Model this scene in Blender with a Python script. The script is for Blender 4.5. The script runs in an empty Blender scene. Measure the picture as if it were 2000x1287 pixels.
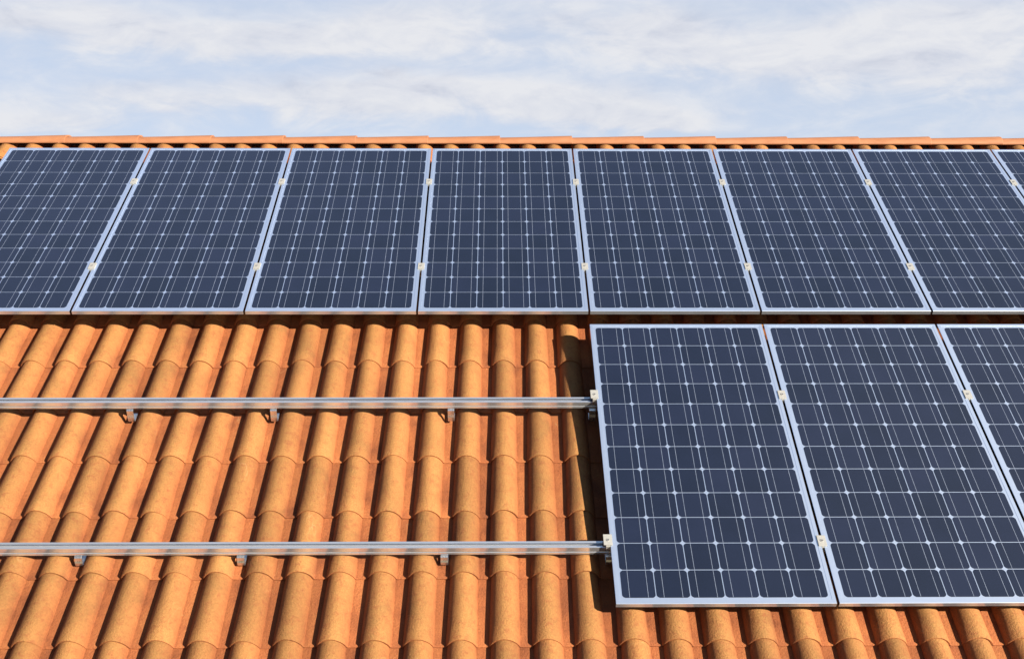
import bpy, bmesh, math, random
from mathutils import Matrix, Vector
random.seed(7)
R = math.radians
C = bpy.context.scene.collection
S = bpy.context.scene

# ------------------------------------------------------------------ frame of the roof
# Roof space: x along the ridge, y up the slope, z off the plane of the upper panels,
# counted in solar-cell pitches of 0.158 m.
U = 0.158
SLOPE = R(31.0)
ROOF = Matrix.Translation((0, 0, 6.0)) @ Matrix.Rotation(SLOPE, 4, 'X')

# ------------------------------------------------------------------ camera
cam_d = bpy.data.cameras.new('camera')
cam = bpy.data.objects.new('camera', cam_d)
C.objects.link(cam)
cam_d.sensor_width = 36.0
cam_d.sensor_fit = 'HORIZONTAL'
cam_d.lens = 2226.67 / 2000 * 36.0
cam_d.clip_end = 20000
cam.matrix_world = (ROOF @ Matrix.Translation((-0.19233 * U, -40.26371 * U, 25.63359 * U))
                    @ Matrix.Rotation(-0.0154377, 4, 'Z') @ Matrix.Rotation(0.9095790, 4, 'X')
                    @ Matrix.Rotation(0.0092400, 4, 'Z'))
S.camera = cam

# ------------------------------------------------------------------ sun and sky
to_sun = (ROOF.to_3x3() @ Vector((1.10, -0.5202, 1.0))).normalized()
sun_elev = math.asin(to_sun.z)
sun_azim = math.atan2(to_sun.x, to_sun.y)
sun_d = bpy.data.lights.new('sun', 'SUN')
sun_d.energy = 5.0
sun_d.angle = R(0.5)
sun_d.color = (1.0, 0.90, 0.76)
sun = bpy.data.objects.new('sun', sun_d)
C.objects.link(sun)
sun.rotation_euler = to_sun.to_track_quat('Z', 'Y').to_euler()

w = bpy.data.worlds.new('World')
S.world = w
w.use_nodes = True
nt = w.node_tree
N, L = nt.nodes, nt.links
N.clear()
out = N.new('ShaderNodeOutputWorld')
bg = N.new('ShaderNodeBackground')
bg.inputs['Strength'].default_value = 0.05
L.new(bg.outputs[0], out.inputs[0])
sky = N.new('ShaderNodeTexSky')
sky.sky_type = 'NISHITA'
sky.sun_disc = False
sky.sun_elevation = sun_elev
sky.sun_rotation = sun_azim
sky.air_density = 0.35
sky.dust_density = 0.1
sky.ozone_density = 1.0
tc = N.new('ShaderNodeTexCoord')


def math_node(nd, op, a, b=None, c=None, clamp=False):
    m = nd.nodes.new('ShaderNodeMath')
    m.operation = op
    m.use_clamp = clamp
    for i, v in enumerate((a, b, c)):
        if v is None:
            continue
        if isinstance(v, (int, float)):
            m.inputs[i].default_value = v
        else:
            nd.links.new(v, m.inputs[i])
    return m.outputs[0]


def ramp(nd, fac, stops):
    r = nd.nodes.new('ShaderNodeValToRGB')
    e = r.color_ramp.elements
    while len(e) > 1:
        e.remove(e[-1])
    e[0].position, e[0].color = stops[0][0], (*stops[0][1], 1)
    for p, c in stops[1:]:
        x = e.new(p)
        x.color = (*c, 1)
    nd.links.new(fac, r.inputs[0])
    return r.outputs[0]


def mix_rgb(nd, fac, a, b, blend='MIX'):
    m = nd.nodes.new('ShaderNodeMix')
    m.data_type = 'RGBA'
    m.blend_type = blend
    for sock, v in ((m.inputs['Factor'], fac), (m.inputs['A'], a), (m.inputs['B'], b)):
        if isinstance(v, (int, float)):
            sock.default_value = v
        elif isinstance(v, tuple):
            sock.default_value = (*v, 1)
        else:
            nd.links.new(v, sock)
    return m.outputs['Result']


def noise(nd, vec, scale, detail=4, rough=0.55, dist=0.0, dims='3D'):
    n = nd.nodes.new('ShaderNodeTexNoise')
    n.noise_dimensions = dims
    n.inputs['Scale'].default_value = scale
    n.inputs['Detail'].default_value = detail
    n.inputs['Roughness'].default_value = rough
    n.inputs['Distortion'].default_value = dist
    nd.links.new(vec, n.inputs['Vector'])
    return n.outputs['Fac']


def mapping(nd, vec, scale=(1, 1, 1), loc=(0, 0, 0), rot=(0, 0, 0)):
    m = nd.nodes.new('ShaderNodeMapping')
    m.inputs['Scale'].default_value = scale
    m.inputs['Location'].default_value = loc
    m.inputs['Rotation'].default_value = rot
    nd.links.new(vec, m.inputs['Vector'])
    return m.outputs[0]


# thin streaky cloud sheet over the blue sky, laid out by view direction
dirv = tc.outputs['Generated']
v1 = mapping(nt, dirv, (2.6, 2.6, 8.0), (3.2, 1.7, 0.35))
v2 = mapping(nt, dirv, (8.0, 8.0, 22.0), (0.4, 5.1, 2.2), (0, R(4), 0))
v3 = mapping(nt, dirv, (18.0, 18.0, 48.0), (7.4, 2.1, 1.2), (0, R(6), 0))
big = noise(nt, v1, 1.5, 5, 0.55, 0.5)
mid = noise(nt, v2, 1.3, 6, 0.6, 0.7)
fine = noise(nt, v3, 1.2, 6, 0.6, 0.5)
sepd = N.new('ShaderNodeSeparateXYZ')
L.new(dirv, sepd.inputs[0])
az = math_node(nt, 'DIVIDE', sepd.outputs['X'], sepd.outputs['Y'])      # bearing and height of the view direction
el = math_node(nt, 'DIVIDE', sepd.outputs['Z'], sepd.outputs['Y'])
az = math_node(nt, 'ADD', az, math_node(nt, 'MULTIPLY', math_node(nt, 'SUBTRACT', big, 0.5), 0.22))
el = math_node(nt, 'ADD', el, math_node(nt, 'MULTIPLY', math_node(nt, 'SUBTRACT', mid, 0.5), 0.045))
cover = math_node(nt, 'ADD', math_node(nt, 'MULTIPLY', math_node(nt, 'SUBTRACT', big, 0.5), 0.55),
                  math_node(nt, 'MULTIPLY', math_node(nt, 'SUBTRACT', mid, 0.5), 0.75))
cover = math_node(nt, 'ADD', cover, math_node(nt, 'MULTIPLY', math_node(nt, 'SUBTRACT', fine, 0.5), 0.45))
for (a0, e0, sa, se, wt) in ((-0.1555, 0.0784, 0.1013, 0.0147, 1), (0.0563, 0.0701, 0.0842, 0.0165, 1.1), (-0.2374, 0.1298, 0.0917, 0.0154, 0.9),
                             (-0.0931, 0.1388, 0.1007, 0.0192, 0.8), (-0.3675, 0.1422, 0.0739, 0.0144, 0.9), (0.1217, 0.1394, 0.0572, 0.0192, 0.9),
                             (0.2324, 0.1182, 0.1151, 0.0146, 0.7), (0.3862, 0.1423, 0.1152, 0.0193, 0.9), (0.3435, 0.1055, 0.1245, 0.0173, 0.7),
                             (0.1317, 0.0615, 0.0489, 0.0109, 0.8), (-0.4019, 0.0605, 0.0614, 0.0108, 0.7), (-0.0409, 0.0894, 0.0882, 0.0095, 0.8),
                             (-0.3266, 0.0801, 0.0701, 0.0108, 0.5)):
    da = math_node(nt, 'DIVIDE', math_node(nt, 'SUBTRACT', az, a0), sa)
    de = math_node(nt, 'DIVIDE', math_node(nt, 'SUBTRACT', el, e0), se)
    r2 = math_node(nt, 'ADD', math_node(nt, 'MULTIPLY', da, da), math_node(nt, 'MULTIPLY', de, de))
    blob = math_node(nt, 'EXPONENT', math_node(nt, 'MULTIPLY', r2, -0.8))
    cover = math_node(nt, 'ADD', cover, math_node(nt, 'MULTIPLY', blob, 0.62 * wt))
mr = N.new('ShaderNodeMapRange')
mr.interpolation_type = 'SMOOTHSTEP'
mr.inputs['From Min'].default_value = -0.20
mr.inputs['From Max'].default_value = 0.52
L.new(cover, mr.inputs['Value'])
# grey undersides inside the cloud
grey = math_node(nt, 'ADD', math_node(nt, 'MULTIPLY', mid, 0.6), math_node(nt, 'MULTIPLY', fine, 0.4))
cloud_col = ramp(nt, grey, [(0.36, (4.35, 4.55, 5.2)), (0.46, (5.1, 5.25, 5.75)), (0.58, (5.75, 5.8, 6.05))])
sky_gain = mix_rgb(nt, 1.0, sky.outputs[0], (1.0, 1.0, 1.0), 'MULTIPLY')
# the cloud bank and its haze hang over the far side of the ridge; the rest of the sky is clear
def smooth(v, a, b_):
    m = N.new('ShaderNodeMapRange')
    m.interpolation_type = 'SMOOTHSTEP'
    m.inputs['From Min'].default_value = a
    m.inputs['From Max'].default_value = b_
    L.new(v, m.inputs['Value'])
    return m.outputs[0]


bank = math_node(nt, 'MULTIPLY', smooth(sepd.outputs['Y'], 0.25, 0.75), smooth(sepd.outputs['Z'], 0.55, 0.22))
veil = mix_rgb(nt, math_node(nt, 'MULTIPLY', bank, 0.90), sky_gain, (4.15, 4.8, 5.9))
skyc = mix_rgb(nt, math_node(nt, 'MULTIPLY', math_node(nt, 'MULTIPLY', mr.outputs[0], bank), 0.95), veil, cloud_col)
# bright patches added to the unseen sky overhead, shaped for the panels to mirror
def cone(d, a, b_):
    dp = N.new('ShaderNodeVectorMath')
    dp.operation = 'DOT_PRODUCT'
    L.new(dirv, dp.inputs[0])
    dp.inputs[1].default_value = Vector(d).normalized()
    return smooth(dp.outputs['Value'], a, b_)


high = math_node(nt, 'MULTIPLY', cone((0.05, 0.30, 0.95), 0.80, 0.96), math_node(nt, 'ADD', 0.5, math_node(nt, 'MULTIPLY', mid, 0.7)), clamp=True)
skyc = mix_rgb(nt, high, skyc, (1.65, 2.45, 3.85))
for dv, wt in (((-0.42, 0.50, 0.76), 0.75), ((0.46, 0.48, 0.75), 0.5)):
    skyc = mix_rgb(nt, math_node(nt, 'MULTIPLY', cone(dv, 0.88, 0.995), wt), skyc, (2.8, 3.8, 6.0))
skyc = mix_rgb(nt, math_node(nt, 'MULTIPLY', cone((0.46, 0.06, 0.88), 0.93, 0.995), 0.8), skyc, (4.6, 5.2, 6.2))
L.new(skyc, bg.inputs['Color'])

S.view_settings.view_transform = 'Standard'
S.view_settings.look = 'None'
S.view_settings.gamma = 1.0
S.view_settings.use_curve_mapping = False
S.view_settings.exposure = 1.5

# ------------------------------------------------------------------ helpers


def new_mat(name):
    m = bpy.data.materials.new(name)
    m.use_nodes = True
    nd = m.node_tree
    b = nd.nodes['Principled BSDF']
    return m, nd, b


def bump(nd, b, height, strength, distance, prev=None):
    n = nd.nodes.new('ShaderNodeBump')
    n.inputs['Strength'].default_value = strength
    n.inputs['Distance'].default_value = distance
    nd.links.new(height, n.inputs['Height'])
    if prev is not None:
        nd.links.new(prev, n.inputs['Normal'])
    nd.links.new(n.outputs[0], b.inputs['Normal'])
    return n.outputs[0]


def obj(name, bm, mat, parent=None, smooth=False):
    """link a bmesh as one mesh object"""
    me = bpy.data.meshes.new(name)
    bm.to_mesh(me)
    bm.free()
    if mat:
        me.materials.append(mat)
    if smooth:
        for p in me.polygons:
            p.use_smooth = True
    o = bpy.data.objects.new(name, me)
    C.objects.link(o)
    if parent is not None:
        o.parent = parent
    return o


def thing(name, label, cat, mat4, group=None):
    o = bpy.data.objects.new(name, None)
    o.empty_display_size = 0.05
    C.objects.link(o)
    o.matrix_world = mat4
    o['label'] = label
    o['category'] = cat
    if group:
        o['group'] = group
    return o


def copy_thing(src, mat4, label):
    """copy of a thing with copies of its parts and sub-parts"""
    r = src.copy()
    C.objects.link(r)
    r.matrix_world = mat4
    r['label'] = label
    for ch in list(src.children):
        c = ch.copy()
        C.objects.link(c)
        c.parent = r
        for g in list(ch.children):
            d = g.copy()
            C.objects.link(d)
            d.parent = c
    return r


def box(bm, x0, x1, y0, y1, z0, z1, bev=0.0, seg=1):
    r = bmesh.ops.create_cube(bm, size=1.0)
    vs = r['verts']
    for v in vs:
        v.co = Vector(((x0 + x1) / 2 + v.co.x * (x1 - x0), (y0 + y1) / 2 + v.co.y * (y1 - y0),
                       (z0 + z1) / 2 + v.co.z * (z1 - z0)))
    if bev:
        es = list({e for v in vs for e in v.link_edges})
        bmesh.ops.bevel(bm, geom=es, offset=bev, segments=seg, affect='EDGES', profile=0.5)


def cyl(bm, x, y, z0, z1, r, seg=20):
    bmesh.ops.create_cone(bm, cap_ends=True, segments=seg, radius1=r, radius2=r, depth=z1 - z0,
                          matrix=Matrix.Translation((x, y, (z0 + z1) / 2)))


def tp(u, v, z):
    """roof-space point (cell units) to metres in the roof frame"""
    return Vector((u * U, v * U, z * U))


# ------------------------------------------------------------------ materials
# terracotta
M_tile, nd, b = new_mat('terracotta')
tcn = nd.nodes.new('ShaderNodeTexCoord')
att = nd.nodes.new('ShaderNodeAttribute')
att.attribute_name = 'tile'
sep = nd.nodes.new('ShaderNodeSeparateColor')
nd.links.new(att.outputs['Color'], sep.inputs[0])
rnd, crest_sun, along = sep.outputs[0], sep.outputs[1], sep.outputs[2]
off = nd.nodes.new('ShaderNodeCombineXYZ')
nd.links.new(math_node(nd, 'MULTIPLY', rnd, 37.0), off.inputs[0])
nd.links.new(math_node(nd, 'MULTIPLY', rnd, 91.0), off.inputs[1])
va = nd.nodes.new('ShaderNodeVectorMath')
va.operation = 'ADD'
nd.links.new(tcn.outputs['Object'], va.inputs[0])
nd.links.new(off.outputs[0], va.inputs[1])
pos = va.outputs[0]
n_big = noise(nd, mapping(nd, pos, (1, .6, 1)), 7.0, 5, 0.6, 0.4)
n_mid = noise(nd, pos, 30.0, 6, 0.72, 0.4)
n_fine = noise(nd, pos, 105.0, 4, 0.75)
n_grain = noise(nd, pos, 260.0, 3, 0.75)
base = ramp(nd, n_big, [(0.32, (0.185, 0.056, 0.020)), (0.48, (0.280, 0.088, 0.029)), (0.66, (0.320, 0.112, 0.036))])
# sandy patina on the crests; sunlit yellow painted down the right flank
pat_sun = math_node(nd, 'MULTIPLY', crest_sun, math_node(nd, 'ADD', n_mid, 0.35), clamp=True)
pat_sun = math_node(nd, 'MULTIPLY', pat_sun, 0.66, clamp=True)
col = mix_rgb(nd, pat_sun, base, (0.315, 0.180, 0.054))
col = mix_rgb(nd, math_node(nd, 'MULTIPLY', math_node(nd, 'SUBTRACT', 0.48, n_mid), 3.6, clamp=True), col, (0.2277, 0.0690, 0.0262))
# thin pale scratches
sc1 = noise(nd, mapping(nd, pos, (1.0, 0.45, 1.0), rot=(0, 0, 0.6)), 9.0, 1, 0.4, 1.2)
line = math_node(nd, 'SUBTRACT', 1.0, math_node(nd, 'MULTIPLY', math_node(nd, 'ABSOLUTE', math_node(nd, 'SUBTRACT', sc1, 0.5)), 150.0), clamp=True)
msk = math_node(nd, 'MULTIPLY', math_node(nd, 'SUBTRACT', noise(nd, pos, 3.1, 2), 0.53), 7.0, clamp=True)
col = mix_rgb(nd, math_node(nd, 'MULTIPLY', math_node(nd, 'MULTIPLY', line, msk), 0.45), col, (0.3864, 0.2415, 0.1035))
# grain and per-tile value
val = math_node(nd, 'ADD', 0.74, math_node(nd, 'MULTIPLY', rnd, 0.26))
val = math_node(nd, 'MULTIPLY', val, math_node(nd, 'ADD', 0.58, math_node(nd, 'MULTIPLY', n_fine, 0.84)))
vcol = nd.nodes.new('ShaderNodeCombineColor')
for i in range(3):
    nd.links.new(val, vcol.inputs[i])
col = mix_rgb(nd, 1.0, col, vcol.outputs[0], 'MULTIPLY')
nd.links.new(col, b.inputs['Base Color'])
b.inputs['Roughness'].default_value = 0.82
b.inputs['Specular IOR Level'].default_value = 0.25
p1 = bump(nd, b, n_grain, 0.35, 0.0016)
p2 = bump(nd, b, n_fine, 0.9, 0.006, p1)
bump(nd, b, n_mid, 0.35, 0.006, p2)

# smoother ridge tile clay
M_ridge, nd, b = new_mat('ridge_clay')
tcn = nd.nodes.new('ShaderNodeTexCoord')
oi = nd.nodes.new('ShaderNodeObjectInfo')
va = nd.nodes.new('ShaderNodeVectorMath')
va.operation = 'ADD'
nd.links.new(tcn.outputs['Object'], va.inputs[0])
cx = nd.nodes.new('ShaderNodeCombineXYZ')
nd.links.new(math_node(nd, 'MULTIPLY', oi.outputs['Random'], 50), cx.inputs[0])
nd.links.new(cx.outputs[0], va.inputs[1])
n1 = noise(nd, mapping(nd, va.outputs[0], (.35, 1, 1)), 26.0, 5, 0.6)
n2 = noise(nd, va.outputs[0], 300.0, 3, 0.6)
col = ramp(nd, n1, [(0.3, (0.27, 0.112, 0.052)), (0.55, (0.32, 0.140, 0.066)), (0.75, (0.34, 0.162, 0.082))])
col = mix_rgb(nd, math_node(nd, 'MULTIPLY', n2, 0.35), col, (0.2070, 0.0759, 0.0310))
nd.links.new(col, b.inputs['Base Color'])
b.inputs['Roughness'].default_value = 0.7
b.inputs['Specular IOR Level'].default_value = 0.3
bump(nd, b, n2, 0.35, 0.002)

# brushed panel frame
M_frame, nd, b = new_mat('anodised_aluminium')
tcn = nd.nodes.new('ShaderNodeTexCoord')
st = noise(nd, mapping(nd, tcn.outputs['Object'], (60, 3, 60)), 6.0, 3, 0.6)
blotch = noise(nd, tcn.outputs['Object'], 5.0, 3)
b.inputs['Base Color'].default_value = (0.71, 0.79, 0.91, 1)
b.inputs['Metallic'].default_value = 0.88
nd.links.new(math_node(nd, 'ADD', 0.26, math_node(nd, 'MULTIPLY', math_node(nd, 'ADD', st, blotch), 0.08)), b.inputs['Roughness'])
bump(nd, b, st, 0.05, 0.0006)

# polished sides of the frame
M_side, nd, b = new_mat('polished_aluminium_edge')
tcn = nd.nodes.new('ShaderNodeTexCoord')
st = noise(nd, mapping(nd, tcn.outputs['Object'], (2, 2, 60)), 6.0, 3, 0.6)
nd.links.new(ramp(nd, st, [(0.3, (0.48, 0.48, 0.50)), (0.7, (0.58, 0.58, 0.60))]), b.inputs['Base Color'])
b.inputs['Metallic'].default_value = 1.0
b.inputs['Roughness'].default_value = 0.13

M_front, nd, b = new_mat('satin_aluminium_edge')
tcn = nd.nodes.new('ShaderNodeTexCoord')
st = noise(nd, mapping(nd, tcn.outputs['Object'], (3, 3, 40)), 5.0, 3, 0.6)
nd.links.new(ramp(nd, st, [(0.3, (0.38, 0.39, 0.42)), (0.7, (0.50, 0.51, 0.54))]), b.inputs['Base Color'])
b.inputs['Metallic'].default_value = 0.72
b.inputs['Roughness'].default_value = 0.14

# white sheet behind the cells, under glass
M_back, nd, b = new_mat('panel_backsheet')
tcn = nd.nodes.new('ShaderNodeTexCoord')
st = noise(nd, mapping(nd, tcn.outputs['Object'], (60, 3, 60)), 6.0, 3, 0.6)
b.inputs['Base Color'].default_value = (0.71, 0.79, 0.91, 1)
b.inputs['Metallic'].default_value = 0.88
nd.links.new(math_node(nd, 'ADD', 0.30, math_node(nd, 'MULTIPLY', st, 0.10)), b.inputs['Roughness'])

# silicon cells under glass
M_cell, nd, b = new_mat('silicon_cell')
tcn = nd.nodes.new('ShaderNodeTexCoord')
att = nd.nodes.new('ShaderNodeAttribute')
att.attribute_name = 'tile'
sep = nd.nodes.new('ShaderNodeSeparateColor')
nd.links.new(att.outputs['Color'], sep.inputs[0])
g1 = noise(nd, tcn.outputs['Object'], 420.0, 2, 0.7)
g2 = noise(nd, tcn.outputs['Object'], 3.0, 3, 0.5)
fac = math_node(nd, 'ADD', math_node(nd, 'MULTIPLY', g1, 0.55), math_node(nd, 'MULTIPLY', g2, 0.35))
fac = math_node(nd, 'ADD', fac, math_node(nd, 'MULTIPLY', sep.outputs[0], 0.18))
col = ramp(nd, fac, [(0.30, (0.0055, 0.0085, 0.0175)), (0.55, (0.0085, 0.0125, 0.0285)), (0.8, (0.0135, 0.0180, 0.041))])
nd.links.new(col, b.inputs['Base Color'])
b.inputs['Roughness'].default_value = 0.22
b.inputs['IOR'].default_value = 1.45
b.inputs['Coat Weight'].default_value = 0.0
bump(nd, b, g1, 0.04, 0.0004)

M_bus, nd, b = new_mat('busbar_silver')
tcn = nd.nodes.new('ShaderNodeTexCoord')
g1 = noise(nd, tcn.outputs['Object'], 30.0, 2)
nd.links.new(ramp(nd, g1, [(0.3, (0.40, 0.45, 0.55)), (0.7, (0.56, 0.62, 0.73))]), b.inputs['Base Color'])
b.inputs['Metallic'].default_value = 0.7
b.inputs['Roughness'].default_value = 0.35

# extruded rail
M_rail, nd, b = new_mat('extruded_aluminium')
b.inputs['Specular IOR Level'].default_value = 0.6
tcn = nd.nodes.new('ShaderNodeTexCoord')
st = noise(nd, mapping(nd, tcn.outputs['Object'], (1.2, 90, 90)), 5.0, 3, 0.6)
nd.links.new(ramp(nd, st, [(0.3, (0.58, 0.60, 0.63)), (0.7, (0.70, 0.72, 0.75))]), b.inputs['Base Color'])
b.inputs['Metallic'].default_value = 0.80
nd.links.new(math_node(nd, 'ADD', 0.10, math_node(nd, 'MULTIPLY', st, 0.14)), b.inputs['Roughness'])
bump(nd, b, st, 0.06, 0.0006)

M_steel, nd, b = new_mat('stainless_steel')
tcn = nd.nodes.new('ShaderNodeTexCoord')
st = noise(nd, tcn.outputs['Object'], 90.0, 4, 0.65)
nd.links.new(ramp(nd, st, [(0.3, (0.55, 0.54, 0.52)), (0.7, (0.74, 0.73, 0.71))]), b.inputs['Base Color'])
b.inputs['Metallic'].default_value = 0.95
nd.links.new(math_node(nd, 'ADD', 0.18, math_node(nd, 'MULTIPLY', st, 0.22)), b.inputs['Roughness'])
bump(nd, b, st, 0.15, 0.001)

M_clamp, nd, b = new_mat('cast_clamp')
tcn = nd.nodes.new('ShaderNodeTexCoord')
st = noise(nd, tcn.outputs['Object'], 160.0, 4, 0.65)
nd.links.new(ramp(nd, st, [(0.3, (0.25, 0.248, 0.230)), (0.7, (0.34, 0.338, 0.315))]), b.inputs['Base Color'])
b.inputs['Metallic'].default_value = 0.15
b.inputs['Roughness'].default_value = 0.5
bump(nd, b, st, 0.2, 0.001)

M_bolt, nd, b = new_mat('bolt_steel')
tcn = nd.nodes.new('ShaderNodeTexCoord')
st = noise(nd, tcn.outputs['Object'], 200.0, 2)
nd.links.new(ramp(nd, st, [(0.3, (0.34, 0.33, 0.31)), (0.7, (0.46, 0.45, 0.42))]), b.inputs['Base Color'])
b.inputs['Metallic'].default_value = 0.6
b.inputs['Roughness'].default_value = 0.4

M_hole, nd, b = new_mat('dark_socket')
b.inputs['Base Color'].default_value = (0.015, 0.015, 0.015, 1)

M_wall, nd, b = new_mat('render_plaster')
tcn = nd.nodes.new('ShaderNodeTexCoord')
st = noise(nd, tcn.outputs['Object'], 3.0, 6, 0.6)
nd.links.new(ramp(nd, st, [(0.3, (0.55, 0.50, 0.42)), (0.7, (0.68, 0.63, 0.54))]), b.inputs['Base Color'])
b.inputs['Roughness'].default_value = 0.9

M_deck, nd, b = new_mat('roof_boarding')
tcn = nd.nodes.new('ShaderNodeTexCoord')
st = noise(nd, mapping(nd, tcn.outputs['Object'], (1, 12, 1)), 4.0, 4)
nd.links.new(ramp(nd, st, [(0.3, (0.10, 0.055, 0.03)), (0.7, (0.18, 0.10, 0.06))]), b.inputs['Base Color'])
b.inputs['Roughness'].default_value = 0.9

M_gap_shade, nd, b = new_mat('ridge_gap_shade')  # near-black colour stands in for the shade under the ridge tiles
tcn = nd.nodes.new('ShaderNodeTexCoord')
st = noise(nd, tcn.outputs['Object'], 40.0, 4)
nd.links.new(ramp(nd, st, [(0.3, (0.018, 0.016, 0.014)), (0.7, (0.035, 0.030, 0.026))]), b.inputs['Base Color'])
b.inputs['Roughness'].default_value = 0.95

M_ground, nd, b = new_mat('dry_grass_ground')
tcn = nd.nodes.new('ShaderNodeTexCoord')
st = noise(nd, tcn.outputs['Object'], 0.08, 8, 0.65)
nd.links.new(ramp(nd, st, [(0.3, (0.07, 0.09, 0.03)), (0.55, (0.14, 0.13, 0.06)), (0.75, (0.20, 0.17, 0.09))]), b.inputs['Base Color'])
b.inputs['Roughness'].default_value = 1.0

# ------------------------------------------------------------------ ground
bm = bmesh.new()
bmesh.ops.create_grid(bm, x_segments=8, y_segments=8, size=8000)
g = obj('ground', bm, M_ground)
g['kind'] = 'structure'

# ------------------------------------------------------------------ the tiled house
TW, CL = 1.2346, 2.4416           # tile pitch across, course length up the slope
TU0, TB, TZ = -0.4583, 0.0167, -1.4835
COURSE0 = -1.1249
K0, K1 = -26, 27                 # tile columns
C0, C1 = -2, 11                  # tile courses (11: the short one below the ridge)


def roof_pt(u, ww, dz):
    return Vector((u * U, (-19 + ww * math.cos(TB) - dz * math.sin(TB)) * U,
                   (TZ + ww * math.sin(TB) + dz * math.cos(TB)) * U))


RIDGE_W = 27.6                  # apex, counted up the tiled plane
house = thing('house', 'long house roofed in orange terracotta barrel tiles, carrying the solar panels', 'house',
              Matrix.Identity(4))
roof_in_house = house.matrix_world.inverted() @ ROOF


def build_tiles():
    bm = bmesh.new()
    lay = bm.verts.layers.float_color.new('tile')
    NS = 22
    for c in range(C0, C1 + 1):
        for k in range(K0, K1 + 1):
            rv = random.random()
            ju, jv, jz = random.gauss(0, .008), random.gauss(0, .012), random.gauss(0, .004)
            tilt = random.gauss(0, .003)
            ss = [0.0, 0.011, 0.27, 0.55, 0.82, 1.08]
            if c == C1:
                ss = [0.0, 0.02, 0.2, 0.45, 0.70]

            def prof(s, inset=0.0):
                """outline across one tile at fraction s up its length, inset by the clay thickness"""
                m = 0.425
                rim = 0.024 if s == 0 and not inset else 0.0      # rounded front rim
                al, ar = 0.420 - 0.048 * s - inset - rim, 0.475 - 0.028 * s - inset - rim * .5
                xr = m + ar
                H = 0.373 - 0.018 * s - inset - rim
                zb = -0.045 * s
                pts = []
                for i in range(NS + 1):
                    t = -math.cos(math.pi * i / NS)
                    if t < 0:
                        z, x = H * (1 - abs(t) ** 1.7) ** 0.58, m + al * t
                    else:
                        z, x = H * (1 - abs(t) ** 2.1) ** 0.75, m + ar * t
                    pts.append((x, z + zb, max(0.0, z / 0.373) ** (2.0 if t < 0 else 0.9)))  # right flank keeps more: sunlit yellow painted into the tile colour
                zb -= rim * .7
                if not inset:
                    pts.append((xr + 0.02, zb + 0.004, 0.05))
                    pts.append((xr + 0.10, zb, 0.0))
                    pts.append((TW + 0.11, zb, 0.0))
                return pts
            rows = []
            for s in ss:
                row = []
                for (x, z, cr) in prof(s):
                    v = bm.verts.new(roof_pt(TU0 + k * TW + ju + x + tilt * s * CL, COURSE0 + (c + s) * CL + jv, z + jz))
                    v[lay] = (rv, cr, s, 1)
                    row.append(v)
                rows.append(row)
            for r0, r1 in zip(rows, rows[1:]):
                for i in range(len(r0) - 1):
                    f = bm.faces.new((r0[i], r0[i + 1], r1[i + 1], r1[i]))
                    f.smooth = True
            # thick lower lip: front edge of the barrel and its hollow underside
            inn, inn2 = [], []
            for lst, s in ((inn, 0.0), (inn2, 0.16)):
                for (x, z, cr) in prof(s, 0.058):
                    v = bm.verts.new(roof_pt(TU0 + k * TW + ju + x, COURSE0 + (c + s) * CL + jv + (0.004 if s == 0 else 0), z + jz))
                    v[lay] = (rv, 0.1, s, 1)
                    lst.append(v)
            outer = [bm.verts.new(v.co) for v in rows[0][:NS + 1]]
            for v in outer:
                v[lay] = (rv, 0.1, 0, 1)
            for i in range(NS):
                bm.faces.new((outer[i + 1], outer[i], inn[i], inn[i + 1]))
                bm.faces.new((inn[i + 1], inn[i], inn2[i], inn2[i + 1])).smooth = True
            # front edge of the pan
            pan = [bm.verts.new(v.co) for v in rows[0][NS + 1:]]
            low = [bm.verts.new(v.co + Vector((0, 0.004 * U, -0.043 * U))) for v in pan]
            for v in pan + low:
                v[lay] = (rv, 0.0, 0, 1)
            for i in range(len(pan) - 1):
                bm.faces.new((pan[i + 1], pan[i], low[i], low[i + 1]))
            # left edge resting on the neighbour's pan
            le = [bm.verts.new(r[0].co) for r in rows]
            lb = [bm.verts.new(r[0].co + Vector((0.01 * U, 0, -0.05 * U))) for r in rows]
            for v in le + lb:
                v[lay] = (rv, 0.0, 0.5, 1)
            for i in range(len(le) - 1):
                bm.faces.new((le[i], le[i + 1], lb[i + 1], lb[i]))
    return bm


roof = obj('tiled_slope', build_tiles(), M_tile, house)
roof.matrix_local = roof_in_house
# the far slope: same tiles turned round about the ridge
apex = ROOF @ roof_pt(0, RIDGE_W, 0.30)
back = roof.copy()
back.name = 'rear_slope'
C.objects.link(back)
back.parent = house
back.matrix_local = (Matrix.Translation((0, apex.y, 0)) @ Matrix.Rotation(math.pi, 4, 'Z') @ Matrix.Translation((0, -apex.y, 0))) @ roof_in_house

# boarding under the tiles
bm = bmesh.new()
x0, x1 = (TU0 + K0 * TW), (TU0 + (K1 + 1) * TW)
wl, wh = COURSE0 + C0 * CL + 0.2, RIDGE_W - 0.1
corner = [roof_pt(x0 + .2, wl, -0.16), roof_pt(x1 - .2, wl, -0.16), roof_pt(x1 - .2, wh, -0.16), roof_pt(x0 + .2, wh, -0.16)]
front = [bm.verts.new(ROOF @ p) for p in corner]
rot = Matrix.Translation((0, apex.y, 0)) @ Matrix.Rotation(math.pi, 4, 'Z') @ Matrix.Translation((0, -apex.y, 0))
rear = [bm.verts.new(rot @ ROOF @ p) for p in corner]
bm.faces.new(front)
bm.faces.new(rear)
obj('roof_boarding', bm, M_deck, house)

# dark box added under the ridge tiles: blocks the sky, near-black as gap shade
bm = bmesh.new()
rb = ROOF @ roof_pt(0, 26.85, 0.385)
box(bm, x0 * U, x1 * U, rb.y + 0.66 * U, rb.y + 1.05 * U, rb.z - 0.9 * U, rb.z + 0.06 * U)
obj('ridge_gap_fill', bm, M_gap_shade, house)

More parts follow.
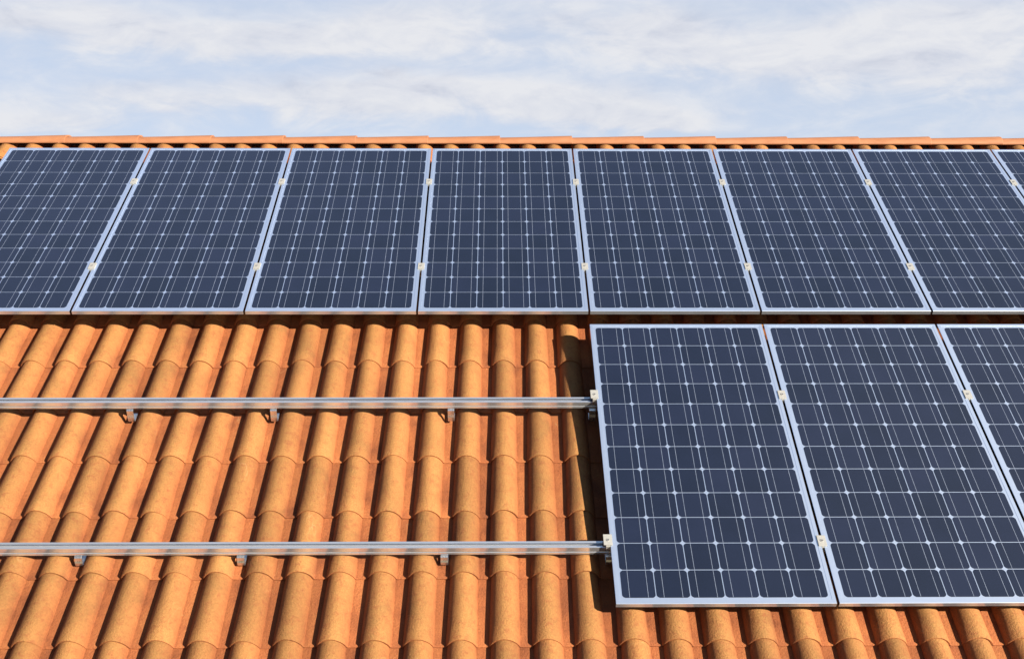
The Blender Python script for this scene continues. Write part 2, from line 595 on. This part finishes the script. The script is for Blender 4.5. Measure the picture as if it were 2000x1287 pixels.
# walls with gables
bm = bmesh.new()
fe = ROOF @ roof_pt(x0 + 3, wl + 2.6, -0.22)
fx0, fx1 = (x0 + 2) * U, (x1 - 2) * U
yb = 2 * apex.y - fe.y
top_z = (ROOF @ roof_pt(0, RIDGE_W, -0.25)).z
for x in (fx0, fx1):
    bm.faces.new([bm.verts.new(p) for p in ((x, fe.y, 0), (x, yb, 0), (x, yb, fe.z), (x, apex.y, top_z), (x, fe.y, fe.z))])
for y in (fe.y, yb):
    bm.faces.new([bm.verts.new(p) for p in ((fx0, y, 0), (fx1, y, 0), (fx1, y, fe.z), (fx0, y, fe.z))])
bmesh.ops.remove_doubles(bm, verts=bm.verts, dist=1e-4)
obj('wall', bm, M_wall, house)

# ridge tiles: tapered hollow half-rounds, wide end to the right over the next one
RP = 3.43                         # exposed length
RDG = ROOF @ roof_pt(0, 26.85, 0.385)   # front lower edge of the row


def ridge_mesh():
    bm = bmesh.new()
    n = 20
    secs = []
    Ltot = RP + 0.30

    def arc(hw, h, inset):
        pts = []
        for i in range(n + 1):
            t = math.pi * i / n
            # flat-sided half round
            cx_, sy = math.cos(t), math.sin(t)
            x = -(abs(cx_) ** 0.8) * math.copysign(1, cx_) * (hw - inset)
            z = (sy ** 0.85) * (h - inset) if sy > 1e-6 else 0.0
            pts.append((x, z))
        return pts
    # local: x along ridge (0 = wide right end, negative to the left), y across, z up
    for x, k in ((0.0, 1.0), (-0.02, 1.0), (-1.2, 0.92), (-2.4, 0.84), (-RP, 0.79), (-Ltot, 0.78)):
        secs.append((x, k))
    outer = [[bm.verts.new((x * U, (0.62 + p[0] * 1.0) * U, p[1] * U)) for p in arc(0.62 * (0.94 + .06 * k), 0.405 * k, 0)] for x, k in secs]
    inner = [[bm.verts.new((x * U, (0.62 + p[0] * 1.0) * U, p[1] * U)) for p in arc(0.62 * (0.94 + .06 * k), 0.405 * k, 0.072)] for x, k in secs]
    for rows, flip in ((outer, False), (inner, True)):
        for a, b_ in zip(rows, rows[1:]):
            for i in range(n):
                vs = (a[i], a[i + 1], b_[i + 1], b_[i])
                f = bm.faces.new(vs if not flip else vs[::-1])
                f.smooth = True
    for e in (0, -1):
        for i in range(n):
            bm.faces.new((outer[e][i], inner[e][i], inner[e][i + 1], outer[e][i + 1]))
    for j in (0, n):
        for a in range(len(secs) - 1):
            bm.faces.new((outer[a][j], outer[a + 1][j], inner[a + 1][j], inner[a][j]))
    return bm


first = None
for i in range(-9, 9):
    xr = (-0.10 + RP * i) * U
    if first is None:
        first = r = obj('ridge_tile', ridge_mesh(), M_ridge, house)
    else:
        r = first.copy()
        C.objects.link(r)
        r.parent = house
    r.location = (xr, RDG.y, RDG.z + random.gauss(0, .0006))
    r.rotation_euler = (0, random.gauss(0, .0006), random.gauss(0, .001))

# ------------------------------------------------------------------ solar panels
PU = 6.44527
HW, HT = 3.185, 6.20             # half width, half length
TH = 0.155


def frame_bm():
    bm = bmesh.new()
    lip = 0.115
    o = [(-HW, -HT), (HW, -HT), (HW, HT), (-HW, HT)]
    i_ = [(-HW + lip, -HT + lip), (HW - lip, -HT + lip), (HW - lip, HT - lip), (-HW + lip, HT - lip)]
    ch = 0.008
    oc = [(-HW + ch, -HT + ch), (HW - ch, -HT + ch), (HW - ch, HT - ch), (-HW + ch, HT - ch)]

    def ring(pts, z):
        return [bm.verts.new((x * U, y * U, z * U)) for x, y in pts]
    rings = [ring(i_, -0.022), ring(i_, 0.0), ring(oc, 0.0), ring(o, -ch), ring(o, -TH), ring(i_, -TH), ring(i_, -0.03)]
    for a, b_ in zip(rings, rings[1:]):
        for k in range(4):
            f = bm.faces.new((a[k], a[(k + 1) % 4], b_[(k + 1) % 4], b_[k]))
            if a is rings[3]:
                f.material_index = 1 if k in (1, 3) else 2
    bmesh.ops.recalc_face_normals(bm, faces=bm.faces)
    return bm


def back_bm():
    bm = bmesh.new()
    box(bm, -(HW - 0.112) * U, (HW - 0.112) * U, -(HT - 0.112) * U, (HT - 0.112) * U, -0.040 * U, -0.008 * U)
    return bm


def cells_bm():
    bm = bmesh.new()
    lay = bm.verts.layers.float_color.new('tile')
    h, c = 0.4872, 0.086
    for i in range(6):
        for j in range(12):
            cx_, cy = i - 2.5, j - 5.5
            rv = random.random()
            pts = []
            for (sx, sy) in ((1, 1), (-1, 1), (-1, -1), (1, -1)):
                p = [(sx * h, sy * (h - c)), (sx * (h - c * .36), sy * (h - c * .36)), (sx * (h - c), sy * h)]
                if sx * sy < 0:
                    p = p[::-1]
                pts += p
            vs = []
            for (x, y) in pts:
                v = bm.verts.new(((cx_ + x) * U, (cy + y) * U, -0.0045 * U))
                v[lay] = (rv, 0, 0, 1)
                vs.append(v)
            bm.faces.new(vs)
    bmesh.ops.recalc_face_normals(bm, faces=bm.faces)
    for f in bm.faces:
        if f.normal.z < 0:
            f.normal_flip()
    return bm


def bus_bm():
    bm = bmesh.new()
    for i in range(6):
        for fr in (-0.272, 0.272):
            x = i - 2.5 + fr
            vs = [bm.verts.new((a * U, b_ * U, -0.002 * U)) for a, b_ in
                  ((x - .0048, -5.98), (x + .0048, -5.98), (x + .0048, 5.98), (x - .0048, 5.98))]
            bm.faces.new(vs)
    return bm


def panel_mat(col, lower):
    if not lower:
        return ROOF @ Matrix.Translation(tp(PU * (col - 3), 0, 0))
    return ROOF @ Matrix.Translation(tp(PU * (col - 3) - 0.06676, -13.09957, -0.36575)) @ Matrix.Rotation(0.0469362, 4, 'X')


LOWER = ROOF @ Matrix.Translation(tp(-0.06676, -13.09957, -0.36575)) @ Matrix.Rotation(0.0469362, 4, 'X')
up_labels = [
    'solar panel at the left end of the upper row, its far corner beside bare tiles',
    'second solar panel from the left end of the upper row below the ridge',
    'third solar panel from the left in the upper row below the ridge',
    'upper-row solar panel seen straight on, fourth from the left below the ridge',
    'upper-row solar panel standing right above the bare-edged first panel of the lower row',
    'upper-row solar panel above the second panel of the lower row',
    'upper-row solar panel above the third, cut-off panel of the lower row',
    'solar panel at the right end of the upper row, only its corner in the photo',
]
low_labels = [
    'first solar panel of the lower row, its open left edge clamped to the bare rails',
    'second solar panel of the lower row, whole width in the photo, between two neighbours',
    'third solar panel of the lower row, cut off by the right edge of the photo',
]
proto = thing('solar_panel', up_labels[0], 'solar panel', panel_mat(0, False), 'solar panels in the upper row')
fr = obj('frame', frame_bm(), M_frame, proto)
fr.data.materials.append(M_side)
fr.data.materials.append(M_front)
sheet = obj('backsheet', back_bm(), M_back, proto)
cells = obj('cell_array', cells_bm(), M_cell, proto)
obj('busbar', bus_bm(), M_bus, cells)
for c in range(1, 8):
    copy_thing(proto, panel_mat(c, False), up_labels[c])
for c in range(3):
    p = copy_thing(proto, panel_mat(4 + c, True), low_labels[c])
    p['group'] = 'solar panels in the lower row'

# ------------------------------------------------------------------ mounting rails


def rail_bm(ua, ub, hgt, wid=0.25):
    """slotted aluminium extrusion; local x along the rail, y up the slope, z off the plane, top at 0"""
    bm = bmesh.new()
    h2 = wid / 2
    prof = [(-h2, 0), (-h2 + .072, 0), (-h2 + .072, -.022), (-h2 + .050, -.022), (-h2 + .050, -.17), (h2 - .050, -.17),
            (h2 - .050, -.022), (h2 - .072, -.022), (h2 - .072, 0), (h2, 0),
            (h2, -hgt * .50), (h2 - .018, -hgt * .55), (h2 - .018, -hgt * .68), (h2, -hgt * .73), (h2, -hgt),
            (-h2, -hgt), (-h2, -hgt * .73), (-h2 + .020, -hgt * .69), (-h2 + .020, -hgt * .60), (-h2, -hgt * .53)]
    a = [bm.verts.new((ua * U, y * U, z * U)) for y, z in prof]
    b_ = [bm.verts.new((ub * U, y * U, z * U)) for y, z in prof]
    n = len(prof)
    for i in range(n):
        bm.faces.new((a[i], a[(i + 1) % n], b_[(i + 1) % n], b_[i]))
    bm.faces.new(a[::-1])
    bm.faces.new(b_)
    bmesh.ops.recalc_face_normals(bm, faces=bm.faces)
    es = [e for e in bm.edges if abs(e.verts[0].co.x - e.verts[1].co.x) > 0.1]
    bmesh.ops.bevel(bm, geom=es, offset=0.004 * U, segments=1, affect='EDGES')
    return bm


R1W, R2W = 2.365, -3.915
for wv, hg, lab in ((R1W, 0.292, 'upper bare aluminium rail, running along the tiles just below the upper panel row'),
                    (R2W, 0.322, 'lower bare aluminium rail, nearer the bottom of the photo')):
    o = obj('mounting_rail', rail_bm(-22.4, 21.5, hg), M_rail)
    o.matrix_world = LOWER @ Matrix.Translation(tp(0, wv, -TH - 0.002))
    o['label'] = lab
    o['category'] = 'rail'
    o['group'] = 'mounting rails across the tiles'
# two hidden aluminium rails carrying the upper row, parented to the house
for wv in (3.22, -3.28):
    o = obj('hidden_rail', rail_bm(-22.4, 25.8, 0.30), M_rail, house)
    o.matrix_local = house.matrix_world.inverted() @ (ROOF @ Matrix.Translation(tp(0, wv, -TH - 0.002)))

# ------------------------------------------------------------------ clamps


def bolt_parts(parent, x, y, z):
    bm = bmesh.new()
    # washer ring with a socket hole
    n = 20
    r_out, r_in, h = 0.050, 0.022, 0.014
    rings = []
    for r_, zz in ((r_out, 0), (r_out, h), (r_in, h), (r_in, -0.0)):
        rings.append([bm.verts.new(((x + r_ * math.cos(2 * math.pi * i / n)) * U, (y + r_ * math.sin(2 * math.pi * i / n)) * U, (z + zz) * U)) for i in range(n)])
    for a, b_ in zip(rings, rings[1:]):
        for i in range(n):
            bm.faces.new((a[i], a[(i + 1) % n], b_[(i + 1) % n], b_[i]))
    bolt = obj('bolt', bm, M_bolt, parent)
    bm = bmesh.new()
    bmesh.ops.create_circle(bm, cap_ends=True, segments=12, radius=0.023 * U, matrix=Matrix.Translation((x * U, y * U, (z + 0.003) * U)))
    obj('socket', bm, M_hole, bolt)


CW, CH = 0.128, 0.20


def mid_clamp(label, m, group):
    t = thing('panel_clamp', label, 'clamp', m, group)
    bm = bmesh.new()
    box(bm, -CW * U, CW * U, -CH * U, CH * U, 0.003 * U, 0.036 * U, 0.007 * U, 2)
    obj('top_plate', bm, M_clamp, t)
    bm = bmesh.new()
    box(bm, -0.034 * U, 0.034 * U, -(CH + .03) * U, (CH - .02) * U, -(TH + .01) * U, 0.002 * U, 0.005 * U)
    obj('stem', bm, M_clamp, t)
    bolt_parts(t, 0, 0, 0.036)
    return t


gaps = ['first and second', 'second and third', 'third and fourth', 'fourth and fifth', 'fifth and sixth', 'sixth and seventh', 'seventh and eighth']
first = None
for i, gp in enumerate(gaps):
    for (wv, what) in ((3.215, 'pale clamp near the ridge between the %s panels of the upper row'),
                       (-3.285, 'pale clamp farther from the ridge between the %s panels of the upper row')):
        if i == 6 and wv < 0:
            continue
        m = ROOF @ Matrix.Translation(tp(PU * (i - 2.5), wv, 0))
        if first is None:
            first = mid_clamp(what % gp, m, 'clamps between the upper panels')
        else:
            copy_thing(first, m, what % gp)
for (uu, wv, lab) in ((1.5, 2.42, 'pale clamp above the upper rail between first two panels of the lower row'),
                      (1.5, -3.945, 'pale clamp above the lower rail between first two panels of the lower row'),
                      (2.5, 2.43, 'pale clamp beside the cut-off third panel of the lower row')):
    c = copy_thing(first, LOWER @ Matrix.Translation(tp(PU * uu, wv, 0)), lab)
    c['group'] = 'clamps between the lower panels'

# end clamps on the open left edge of the lower row
XE = PU - HW


def end_clamp(label, m):
    t = thing('end_clamp', label, 'clamp', m, 'end clamps on the open edge of the lower row')
    bm = bmesh.new()
    box(bm, -0.205 * U, 0.062 * U, -0.20 * U, 0.20 * U, 0.003 * U, 0.040 * U, 0.007 * U, 2)
    obj('top_plate', bm, M_clamp, t)
    bm = bmesh.new()
    box(bm, -0.135 * U, -0.008 * U, -0.235 * U, 0.17 * U, -(TH - 0.002) * U, 0.002 * U, 0.007 * U, 2)
    obj('foot', bm, M_clamp, t)
    bolt_parts(t, -0.07, -0.02, 0.040)
    return t


e1 = end_clamp('pale end clamp where the upper rail meets the open panel edge', LOWER @ Matrix.Translation(tp(XE, 2.445, 0)))
copy_thing(e1, LOWER @ Matrix.Translation(tp(XE, -3.89, 0)), 'pale end clamp where the lower rail meets the open panel edge')

# ------------------------------------------------------------------ roof hooks under the rails


def strip_bm(path, half, thick):
    """bent flat bar: path of (y, z) points, swept across x"""
    bm = bmesh.new()
    nrm = []
    for i in range(len(path)):
        a = Vector(path[max(0, i - 1)])
        b_ = Vector(path[min(len(path) - 1, i + 1)])
        d = (b_ - a).normalized()
        nrm.append(Vector((-d.y, d.x)))
    rings = []
    for p, n_ in zip(path, nrm):
        p = Vector(p)
        o = p + n_ * thick / 2
        i_ = p - n_ * thick / 2
        rings.append([bm.verts.new((x * U, q.x * U, q.y * U)) for x, q in ((-half, o), (half, o), (half, i_), (-half, i_))])
    for a, b_ in zip(rings, rings[1:]):
        for k in range(4):
            bm.faces.new((a[k], a[(k + 1) % 4], b_[(k + 1) % 4], b_[k]))
    bm.faces.new(rings[0][::-1])
    bm.faces.new(rings[-1])
    bmesh.ops.recalc_face_normals(bm, faces=bm.faces)
    es = [e for e in bm.edges if abs(e.verts[0].co.x - e.verts[1].co.x) < 1e-6]
    bmesh.ops.bevel(bm, geom=es, offset=0.004 * U, segments=1, affect='EDGES')
    return bm


def hook(label, m, drop, depth):
    """local origin at the rail's front lower edge; drop: how far down the front plate goes"""
    t = thing('roof_hook', label, 'roof hook', m, 'roof hooks under the rails')
    d = drop
    face = [(0.20, -0.022), (0.03, -0.022), (-0.03, -0.028), (-0.055, -0.055), (-0.085, -d * .45), (-0.12, -d * .62), (-0.125, -d * .82),
            (-0.115, -d * .97), (-0.06, -d), (0.02, -d)]
    obj('bent_plate', strip_bm(face, 0.112, 0.030), M_steel, t)
    bm = bmesh.new()
    # arm that runs up under the next course of tiles
    box(bm, -0.112 * U, 0.112 * U, 0.024 * U, 0.27 * U, -(d + .014) * U, -(d - .014) * U, 0.004 * U)
    obj('arm', bm, M_steel, t)
    return t


h1 = ['first roof hook from the left under the upper bare rail', 'second roof hook from the left under the upper bare rail',
      'third roof hook from the left under the upper bare rail', 'shaded roof hook under the upper rail, half behind the open panel edge']
h2 = ['first roof hook from the left under the lower bare rail', 'second roof hook from the left under the lower bare rail',
      'third roof hook from the left under the lower bare rail', 'shaded roof hook under the lower rail, half behind the open panel edge']
for wv, hg, us, labs, drop in ((R1W - .125, 0.292, (-12.87, -7.94, -1.82, 3.07), h1, 0.50), (R2W - .125, 0.322, (-12.9, -8.0, -1.83, 3.2), h2, 0.34)):
    src = None
    for uu, lab in zip(us, labs):
        m = LOWER @ Matrix.Translation(tp(uu + 0.06676, wv, -TH - hg - 0.004))
        if src is None:
            src = hook(lab, m, drop, 1.0)
        else:
            copy_thing(src, m, lab)
